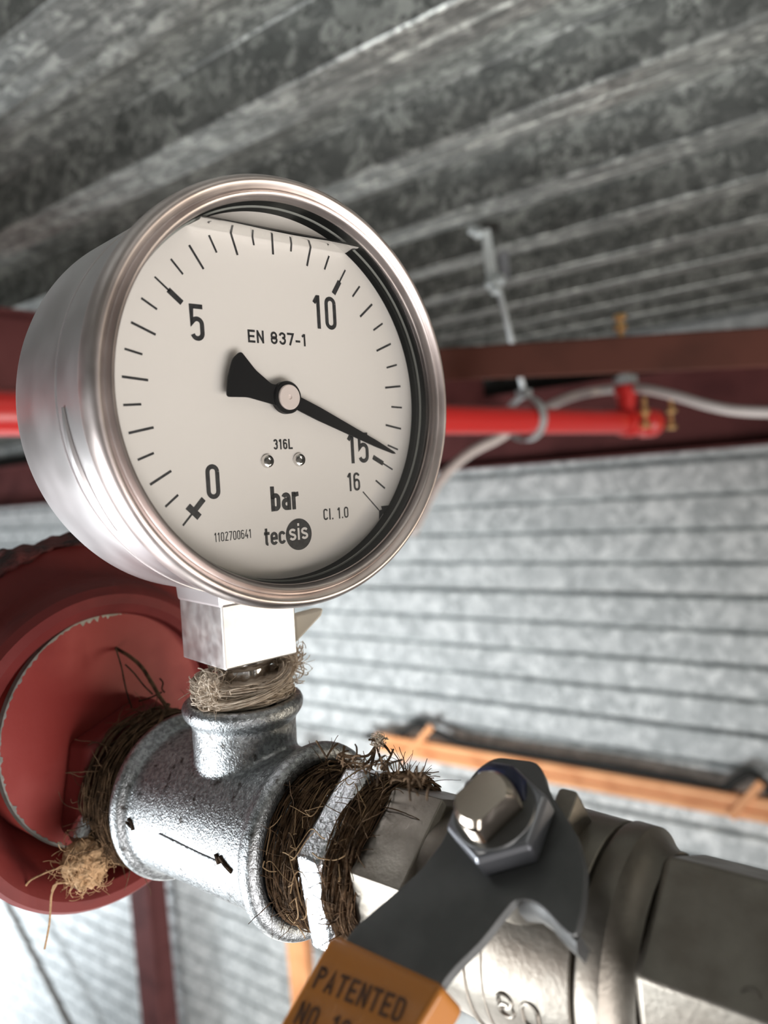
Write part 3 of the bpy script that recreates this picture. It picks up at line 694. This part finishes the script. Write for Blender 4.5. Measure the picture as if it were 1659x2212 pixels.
# light brown ball hanging below the left hemp
t = thing('hemp_clump', R @ V((-.0262, -.0205, -.044)), 'light brown clump of hemp hanging below the left end of the tee', 'hemp clump')
cR = V((-.0252, -.0140, -.0445))
M['clump'] = mat('tan_hemp', (.42, .27, .15), .9, 0, .2, dark=(.07, .045, .025), dscale=260, dthr=(.56, .7), bump=1, bscale=900, bdist=.0008)
lump(t, R, cR, (.0058, .0070, .0064), 8, M['clump'], .26); tuft(t, R, cR, (.0054, .0064, .0062), 420, 33, M['clump'], .00010)
rnd = random.Random(5); mb = MB()
for pts in ([(140, 1872), (118, 1878), (88, 1890), (62, 1905), (48, 1928)], [(125, 1905), (112, 1930), (109, 1960), (107, 1990), (102, 2020), (96, 2050)],
            [(180, 1895), (150, 1905), (120, 1910), (112, 1925)], [(200, 1860), (215, 1868), (226, 1862)], [(190, 1885), (205, 1900), (214, 1915)], [(170, 1900), (160, 1912), (150, 1925)]):
    k = (V(RC + R.to_3x3() @ cR) - CAM).dot(-CAMR.col[2]) - .004
    mb.tube(spline([at(x, y, k) for x, y in pts], 6), .00030, 5)
mb.build('loose_strands', M['clump'], t)
# wiry strand on the red disc
t = thing('wire_strand', R @ V((.004, .020, -.050)), 'thin twisted fibre standing up in front of the red end cap', 'fibre strand')
mb = MB(); k0 = .243
mb.tube(spline([at(x, y, k) for x, y, k in ((362, 1528, .236), (345, 1505, .24), (325, 1470, .244), (305, 1440, .247), (280, 1418, .250), (250, 1400, .254))], 6), .00060, 6)
mb.tube(spline([at(x, y, k) for x, y, k in ((365, 1520, .236), (352, 1545, .234), (342, 1568, .232), (334, 1582, .231))], 5), .00055, 6); mb.build('strand', M['hemp'], t)
mb = MB()
for pts in ([(250, 1400), (262, 1440), (268, 1470), (275, 1500), (285, 1530)], [(270, 1435), (290, 1455), (310, 1480), (330, 1500)], [(345, 1465), (352, 1475), (350, 1488), (356, 1496)], [(300, 1515), (330, 1505), (350, 1495)]):
    mb.tube(spline([at(x, y, k0) for x, y in pts], 5), .00026, 5)
mb.build('side_strand', M['hemp_core'], t)
# dry sprig on top of the right collar
t = thing('dry_sprig', at(800, 1650, .150), 'dry frayed sprig of hemp poking up above the valve side of the tee', 'hemp sprig')
mb = MB(); kk = .186
for pts in ([(800, 1660), (808, 1630), (812, 1608), (817, 1594)], [(812, 1612), (795, 1632), (770, 1634), (730, 1630)], [(815, 1600), (832, 1612), (845, 1630)], [(822, 1660), (840, 1640), (850, 1618)], [(785, 1655), (800, 1640), (808, 1620)], [(822, 1604), (805, 1598), (796, 1598)], [(830, 1665), (822, 1640), (814, 1615)]):
    mb.tube(spline([at(x, y, kk) for x, y in pts], 5), .00040, 5, taper=lambda u: 1 - .4 * u)
mb.build('stalk', M['hemp'], t)
c3 = at(818, 1600, kk); XW = Matrix.Translation(c3)
tuft(t, XW, (0, 0, 0), (.0012, .0012, .0017), 90, 41, M['hemp_light'], .00012)
mb = MB()
rnd = random.Random(77)
for i in range(46):   # stubble along the top edge of the hemp
    u = rnd.random(); x = 700 + 235 * u; y = 1625 + 70 * u + rnd.uniform(-4, 25); k = .176 - .028 * u; p = at(x, y, k)
    P = [p]; d_ = V((rnd.gauss(-.1, .5), rnd.gauss(0, .5), 1)).normalized(); cv = V((rnd.gauss(0, .3), rnd.gauss(0, .3), rnd.gauss(0, .3)))
    for j in range(6): d_ = (d_ + cv).normalized(); P.append(P[-1] + d_ * rnd.uniform(.0004, .0010))
    mb.tube(P, .00022, 4)
tag(mb.build('stubble', M['hemp'], t), kind='stuff')

# ================================================================== GAUGE
t = gauge = thing('pressure_gauge', G @ V((.001, -.070, -.0285)), 'round stainless steel pressure gauge with white dial, reading almost 15 bar', 'pressure gauge')
mb = MB(G); mb.lathe([(-.0005, .0480), (-.0015, .0486), (-.0130, .0487), (-.0131, .0478), (-.0136, .0478), (-.0137, .0489), (-.0385, .0490), (-.0412, .0484), (-.0428, .0468), (-.0434, .0445), (-.0434, .010)], 192)
case = mb.build('case', M['steel'], t, smooth=25)
mb = MB(G); P = []
for j in range(13):
    u = j / 12; a = math.radians(182 + 34 * u); P.append((.0489 * math.cos(a), .0489 * math.sin(a), -.0095 + .0005 * math.sin(PI * u)))
mb.tube(P, .0011, 8, taper=lambda u: .25 + .75 * math.sin(PI * min(1, u * .9 + .05))); mb.build('case_crease', M['steel'], case)
mb = MB(G); prof = [(.0062, .0444), (.0070, .0446), (.0080, .0449), (.0086, .0453), (.0087, .0457), (.0083, .0461), (.0076, .0464), (.0074, .0468), (.0078, .0473), (.0084, .0479), (.0086, .0485), (.0083, .0491), (.0076, .0497), (.0066, .0501), (.0054, .0503), (.0040, .0503), (.0026, .0501), (.0014, .0497), (.0004, .0491), (-.0006, .0486), (-.0012, .0480), (.002, .0470), (.0055, .0452)]
mb.lathe(prof, 192, closed=True); mb.build('bezel', M['bezel'], t, smooth=50)
mb = MB(G); mb.lathe([(-.0012, .0436), (-.0003, .0437), (.0064, .0445), (.0064, .0460), (-.0012, .0460)], 160, closed=True); rg = mb.build('inner_ring', M['black'], t, smooth=40)
mb = MB(G); mb.lathe([(.0030, .0443), (.0030, .04375), (.0034, .04375), (.0034, .0443)], 160, closed=True); mb.build('seal_line', M['line'], rg)
mb = MB(G); mb.lathe([(-.0010, .0437), (0, .0437)], 160); dial = mb.build('dial', M['dial'], t, smooth=30)
mb = MB(G); mb.lathe([(.0066, .0448), (.0072, .0448)], 128); mb.build('window', M['glass'], t, smooth=30)
# liquid fill surface
ly = .0375; lx = math.sqrt(.0436 ** 2 - ly ** 2)
mb = MB(G); n = 12; vs = []; fs = []
for j in range(n + 1):
    z = .0002 + .0062 * j / n; y = ly + .0006 * (max(0, j / n - .8) / .2) ** 2
    vs += [(-lx, y, z), (lx, y, z)]
for j in range(n): fs.append((2 * j, 2 * j + 1, 2 * j + 3, 2 * j + 2))
mb.add(vs, fs); mb.build('liquid_surface', M['liquid'], t)
mb = MB(G); P = [(x_, ly + .0007 - .0009 * math.sin(PI * (x_ + lx) / (2 * lx)) * .6, .0063) for x_ in [(-lx * .75) + 1.72 * lx * j / 20 for j in range(21)]]
mb.tube(P, .00016, 6, taper=lambda u: .4 + .6 * math.sin(PI * u)); mb.build('liquid_edge', M['black'], t)
rnd = random.Random(2)
# scale marks
def bang(b): return math.radians(225 - b * 270 / 16)
mb = MB(G)
def radial(a, r0, r1, w, z=.00006):
    c, s = math.cos(a), math.sin(a); h = w / 2
    mb.add([(r0 * c - h * s, r0 * s + h * c, z), (r0 * c + h * s, r0 * s - h * c, z), (r1 * c + h * s, r1 * s - h * c, z), (r1 * c - h * s, r1 * s + h * c, z)], [(0, 1, 2, 3)])
for i in range(33):
    b = i * .5; a = bang(b)
    if i in (0, 10, 20, 30):
        radial(a, .0358, .0400, .00045); radial(a, .0322, .0362, .0013)
    elif i == 32:
        radial(a, .0342, .0418, .00035)
    elif i % 2 == 0: radial(a, .0342, .0400, .00055)
    else: radial(a, .0360, .0400, .00050)
a = bang(0); c, s = math.cos(a), math.sin(a)
mb.add([(c * r_ - s * q, s * r_ + c * q, .00007) for r_, q in ((.0352, -.0019), (.0368, -.0019), (.0368, .0019), (.0352, .0019))], [(0, 1, 2, 3)])
mb.add([(.0303, -.0285, .00006), (.0338, -.0285, .00006), (.0312, -.0312, .00006)], [(0, 2, 1)])
a = bang(16)
mb.add([(math.cos(a) * .0418 , math.sin(a) * .0418, .00006)] + [(.0435 * math.cos(a + q), .0435 * math.sin(a + q), .00006) for q in (-.045, 0, .045)], [(0, 1, 2, 3)])
mb.build('scale_marks', M['ink'], dial, smooth=0)
Z = .00006; mm = .001
for nm, tx, x, y, h_, w_, st_, sp_ in (('numeral', '0', -21.9, -23.0, 7.9, 3.5, 1.05, .28), ('numeral', '5', -23.3, 12.4, 8.1, 3.5, 1.05, .28), ('numeral', '10', 11.1, 17.6, 8.3, 3.6, 1.05, .30),
        ('numeral', '15', 19.8, -16.6, 8.0, 3.6, 1.05, .26), ('numeral', '16', 19.1, -23.8, 4.8, 2.2, .62, .22), ('standard_lettering', 'EN 837-1', -8.5, 12.9, 3.0, 2.0, .52, .22),
        ('material_lettering', '316L', -3.2, -12.3, 2.5, 1.25, .42, .26), ('class_lettering', 'Cl. 1.0', 10.7, -30.6, 2.9, 1.45, .40, .22), ('serial_number', '1102700641', -20.7, -32.8, 2.1, .85, .22, .26)):
    mb = MB(G); text(mb, tx, x * mm, y * mm, h_ * mm, w_ * mm, st_ * mm, Z, sp_); mb.build(nm, M['ink'], dial, smooth=0)
mb = MB(G); text(mb, 'bar', -4.9 * mm, -27.1 * mm, 6.0 * mm, 2.75 * mm, 1.1 * mm, Z, .12); mb.build('unit_lettering', M['ink'], dial, smooth=0)
mb = MB(G); text(mb, 'tec', -7.4 * mm, -35.2 * mm, 4.4 * mm, 2.1 * mm, .72 * mm, Z, .10)
mb.add([(2.75 * mm + 3.9 * mm * math.cos(2 * PI * i / 64), -33.35 * mm + 3.9 * mm * math.sin(2 * PI * i / 64), .00007) for i in range(64)], [tuple(range(64))])
mb.cur = 1; text(mb, 'sis', -.2 * mm, -34.7 * mm, 4.1 * mm, 2.1 * mm, .58 * mm, .00010, .16)
mb.build('maker_logo', [M['ink'], M['dial']], dial, smooth=0)
# pointer
mb = MB(G); pz = .0021
a = math.radians(-22.9); tip = .0375
body = [(-.0120, .0101), (-.0136, .0091), (-.0153, .0060), (-.0162, .0020), (-.0162, .0006), (-.0150, -.0001), (-.0100, .0000), (-.0060, -.0008), (-.0030, -.0022)]
c, s = math.cos(a), math.sin(a)
def rot(r_, q): return (r_ * c - q * s, r_ * s + q * c)
nb = fillet([(-.0122, .0104), (-.0144, .0086), (-.0160, .0042), (-.0166, -.0001), (-.0110, -.0001), (-.0045, -.0016), (0, -.0030), (.0030, 0), (0, .0030), (-.0042, .0030), (-.0085, .0062)], .0009, 5)
mb.prism(nb, pz, pz + .0004)
mb.prism([rot(.002, -.00165), rot(.010, -.00165), rot(.030, -.00085), rot(tip - .0008, -.00032), rot(tip, 0), rot(tip - .0008, .00032), rot(.030, .00085), rot(.010, .00165), rot(.002, .00165)], pz + .00002, pz + .00042)
mb.lathe([(pz - .0008, .0039), (pz + .0006, .0039), (pz + .0009, .0036)], 64)
ptr = mb.build('pointer', M['pointer'], t, smooth=30)
mb = MB(G); mb.lathe([(pz + .0008, .0030), (pz + .0013, .0030), (pz + .0015, .0028), (pz + .0015, .0006), (pz + .0012, .0004)], 48); mb.build('hub_cap', M['cap'], ptr, smooth=30)
mb = MB(G); mb.lathe([(0, .0016), (pz, .0016)], 24); mb.build('pointer_shaft', M['polished'], ptr)
for sx in (-.0053, .0040):
    mb = MB(G); mb.lathe([(.0000, .00165), (.0004, .00165), (.0009, .0014), (.0011, .0009), (.0011, .0008), (.0006, .00072)], 40, cx=sx, cy=-.0150)
    sc_ = mb.build('dial_screw', M['polished'], dial, smooth=35)
    mb = MB(G); st_ = []
    for i in range(12): rr = .00062 if i % 2 else .00030; st_.append((sx + rr * math.cos(i * PI / 6), -.0150 + rr * math.sin(i * PI / 6)))
# stem block
mb = MB(G); cz = -.0285; q = .0113; x0 = .001
sq = [(x0 - q, cz - q), (x0 + q, cz - q), (x0 + q, cz + q), (x0 - q, cz + q)]
def ring(y, k): return [(x0 + (x - x0) * k, y, cz + (z - cz) * k) for x, z in sq]
vs = ring(-.0440, 1) + ring(-.0678, 1); 
mb.add(vs, [(3, 2, 1, 0), (4, 5, 6, 7)] + [(i, (i + 1) % 4, 4 + (i + 1) % 4, 4 + i) for i in range(4)])
mb.build('connection_block', M['block'], t, smooth=0, bevel=.0005, seg=2)
mb = MB(G); mb.add(ring(-.0440, 1.08) + ring(-.0516, 1.04), [(3, 2, 1, 0), (4, 5, 6, 7)] + [(i, (i + 1) % 4, 4 + (i + 1) % 4, 4 + i) for i in range(4)])
mb.build('weld_flange', M['steel'], t, smooth=0, bevel=.0008, seg=2)
mb = MB(GX); mb.lathe([(-.0660, .0098), (-.0684, .0096), (-.0700, .0088), (-.0705, .0080), (-.0820, .0080)], 64)
mb.build('threaded_collar', M['polished'], t, smooth=35)
# cream tab behind the block, under the case
mb = MB(); k = .222
A = [at(x, y, k) for x, y in ((636, 1330), (701, 1312), (696, 1330), (640, 1390))]; B = [p + V((.0, .004, .0)) for p in A]
mb.add(A + B, [(0, 1, 2, 3), (7, 6, 5, 4)] + [(i, 4 + i, 4 + (i + 1) % 4, (i + 1) % 4) for i in range(4)])
tab = mb.build('seal_tab', M['cream'], t, smooth=0, bevel=.0006); tab['label'] = 'cream plastic tab'

# ================================================================== BALL VALVE
t = valve = thing('ball_valve', R @ V((0, -.0225, .095)), 'nickel plated ball valve with grey lever on the right end of the run', 'ball valve')
mb = MB(R)
chamfer_hex(mb, .0212, 97, .0535, .0690, 6, .0010)
mb.lathe([(.060, .0180), (.0705, .0182), (.0745, .0205), (.0790, .0220), (.0870, .0226), (.0960, .0228), (.1062, .0224), (.1066, .0212), (.1070, .0212)], 128)
body = mb.build('body', M['nickel'], t, smooth=35, bevel=.0005)
mb = MB(R); mb.lathe([(.1066, .0210), (.1072, .0224), (.1078, .0228), (.1118, .0226), (.1128, .0212), (.1150, .0192), (.1168, .0190)], 128)
mb.build('union_ring', M['nickel'], t, smooth=40)
mb = MB(R); chamfer_hex(mb, .0216, 97, .1165, .1560, 6, .0012); mb.build('end_nut', M['nickel'], t, smooth=30, bevel=.0006)
mb = MB(R)
for s_ in (.0845, .0885): mb.lathe([(s_ - .0006, .0222), (s_ - .0003, .0229), (s_ + .0003, .0229), (s_ + .0006, .0222)], 96, closed=True)
mb.build('body_rib', M['nickel'], body, smooth=40)
mb = MB(H); mb.prism(fillet([(.0975, -.0150), (.1015, -.0150), (.1015, -.0085), (.0975, -.0085)], .001, 3), .012, .0270)
mb.build('stop_lug', M['nickel'], body, smooth=30, bevel=.0007)
# embossed figures on the body (wrapped)
def wraptext(s_txt, s0, ang0, r, h, w, st_, parent):
    mb = MB(R); tmp = MB(); px = 0
    for ch in s_txt:
        for line in glyph(ch, w, h, st_):
            P = []
            for (gx, gy) in line:
                P.append(onrun(s0 + (px + gx), ang0 - math.degrees(gy / r), r))
            mb.tube(P, st_ * .5, 6)
        px += w * 1.25
    return mb.build('embossed_figures', M['nickel'], parent, smooth=60)
wraptext('80', .0915, 199, .0227, .0058, .0040, .0009, body)
wraptext('0', .1330, 160, .0200, .0050, .0034, .0007, body)
mb = MB(R); chamfer = 0
# stem boss and packing nut, in the handle frame
HS = (.0945, -.0006)
def HF(dx=0, dy=0): return H @ Matrix.Translation(V((HS[0] + dx, HS[1] + dy, 0)))
mb = MB(HF()); mb.lathe([(.012, .0110), (.0235, .0105), (.0265, .0088), (.0318, .0086)], 64); mb.build('bonnet', M['nickel'], t, smooth=35)
# lever plate outline (mm) x along the run, y towards the grip
out = [(86.2, -14.8), (94.6, -15.6), (97.0, -13.8), (98.6, -11.0), (102.6, -7.4), (107.1, -3.5), (110.6, 2.0), (112.0, 8.0), (112.4, 13.4), (109.4, 12.2), (106.3, 10.4), (103.4, 9.6), (100.7, 10.2), (99.6, 12.7), (97.6, 18.6), (94.6, 24.4), (91.5, 34.0), (88.8, 62.0), (73.5, 62.0), (72.4, 34.0), (73.2, 24.4), (78.2, 16.0), (81.0, 11.0), (82.9, 4.7), (82.6, -3.0), (82.4, -8.0), (83.6, -12.0)]
mb = MB(H); mb.prism([(x * mm, y * mm) for x, y in fillet(out, 1.6, 3)], .0316, .0340)
lev = mb.build('lever', M['handle'], t, smooth=30, bevel=.0005, seg=2)
# stop tab folded down at the right
mb = MB(H); n = 10; vs = []
A = [(112.4, 13.4), (109.4, 12.2), (106.3, 10.4), (103.4, 9.6), (100.7, 10.2)]
for x, y in A: vs += [(x * mm, y * mm, .0330), (x * mm, (y + 1.2) * mm, .0312), (x * mm, (y + 1.2) * mm - .0004, .0270), (x * mm, (y - 1.3) * mm, .0270), (x * mm, (y - 1.4) * mm, .0325)]
fs = [tuple(range(5)), tuple(reversed(range(20, 25)))]
for i in range(4):
    for j in range(5): fs.append((i * 5 + j, i * 5 + (j + 1) % 5, (i + 1) * 5 + (j + 1) % 5, (i + 1) * 5 + j))
mb.add(vs, fs); mb.build('stop_tab', M['handle'], lev, smooth=40)
mb = MB(H @ Matrix.Translation(V((.0940, -.0012, 0)))); chamfer_hex(mb, .0098, 28, .0338, .0398, 6, .0012)
nt_ = mb.build('handle_nut', M['nut'], t, smooth=20, bevel=.0004)
mb = MB(H @ Matrix.Translation(V((.0940, -.0012, 0)))); mb.lathe([(.0396, .0078), (.0404, .0076), (.0404, .0062)], 64); mb.build('nut_face', M['handle'], nt_, smooth=30)
# flatted, threaded valve stem
mb = MB(HF(-.0003, .0004)); vs = []; zs = [.030, .0330] + [.0395 + .0004 * i for i in range(13)] + [.0452, .0462]
nn = 48
for k, z in enumerate(zs):
    rr = .0056 + (.00022 if (k % 2 and z < .0445) else 0) - (.0008 if z > .0457 else 0)
    for i in range(nn):
        a = 2 * PI * i / nn; x, y = rr * math.cos(a), rr * math.sin(a)
        ca, sa = math.cos(math.radians(28)), math.sin(math.radians(28)); u_ = x * ca + y * sa; v_ = -x * sa + y * ca
        u_ = max(-.0037, min(.0037, u_)); x, y = u_ * ca - v_ * sa, u_ * sa + v_ * ca; vs.append((x, y, z))
fs = [tuple(reversed(range(nn))), tuple((len(zs) - 1) * nn + i for i in range(nn))]
for k in range(len(zs) - 1):
    for i in range(nn): fs.append((k * nn + i, k * nn + (i + 1) % nn, (k + 1) * nn + (i + 1) % nn, (k + 1) * nn + i))
mb.add(vs, fs); stm = mb.build('stem', M['stem'], t, smooth=35)
mb = MB(H); mb.tube([(.0880, -.0076, .0400), (.0905, -.0084, .0402), (.0940, -.0082, .0402), (.0972, -.0066, .0402), (.0990, -.0040, .0400)], .0012, 8, taper=lambda u: .5 + 1.1 * math.sin(PI * u))
mk = mb.build('paint_mark', M['blue'], nt_, smooth=60); mk['label'] = 'dark blue marker smear'
# orange grip
gp_ = fillet([(72.4, 27.2), (96.6, 27.6), (94.0, 40.0), (90.6, 75.0), (70.0, 75.0), (71.0, 44.0)], 1.9, 5)
mb = MB(H); mb.prism([(x * mm, y * mm) for x, y in gp_], .0285, .0378); grip = mb.build('grip', M['orange'], t, smooth=30, bevel=.0014, seg=4); grip['label'] = 'orange plastic grip'
mb = MB(H)
XT = H @ Matrix.Translation(V((.0738, .0362, .0379))) @ Matrix.Rotation(math.radians(-3), 4, 'Z') @ Matrix.Diagonal(V((1, -1, 1, 1)))
mb.X = XT
text(mb, 'PATENTED', 0, 0, .0036, .0019, .0006, 0, .22); text(mb, 'NO. 10', -.0005, -.0058, .0036, .0019, .0006, 0, .22)
mb.build('printed_lettering', M['grip_ink'], grip, smooth=0)
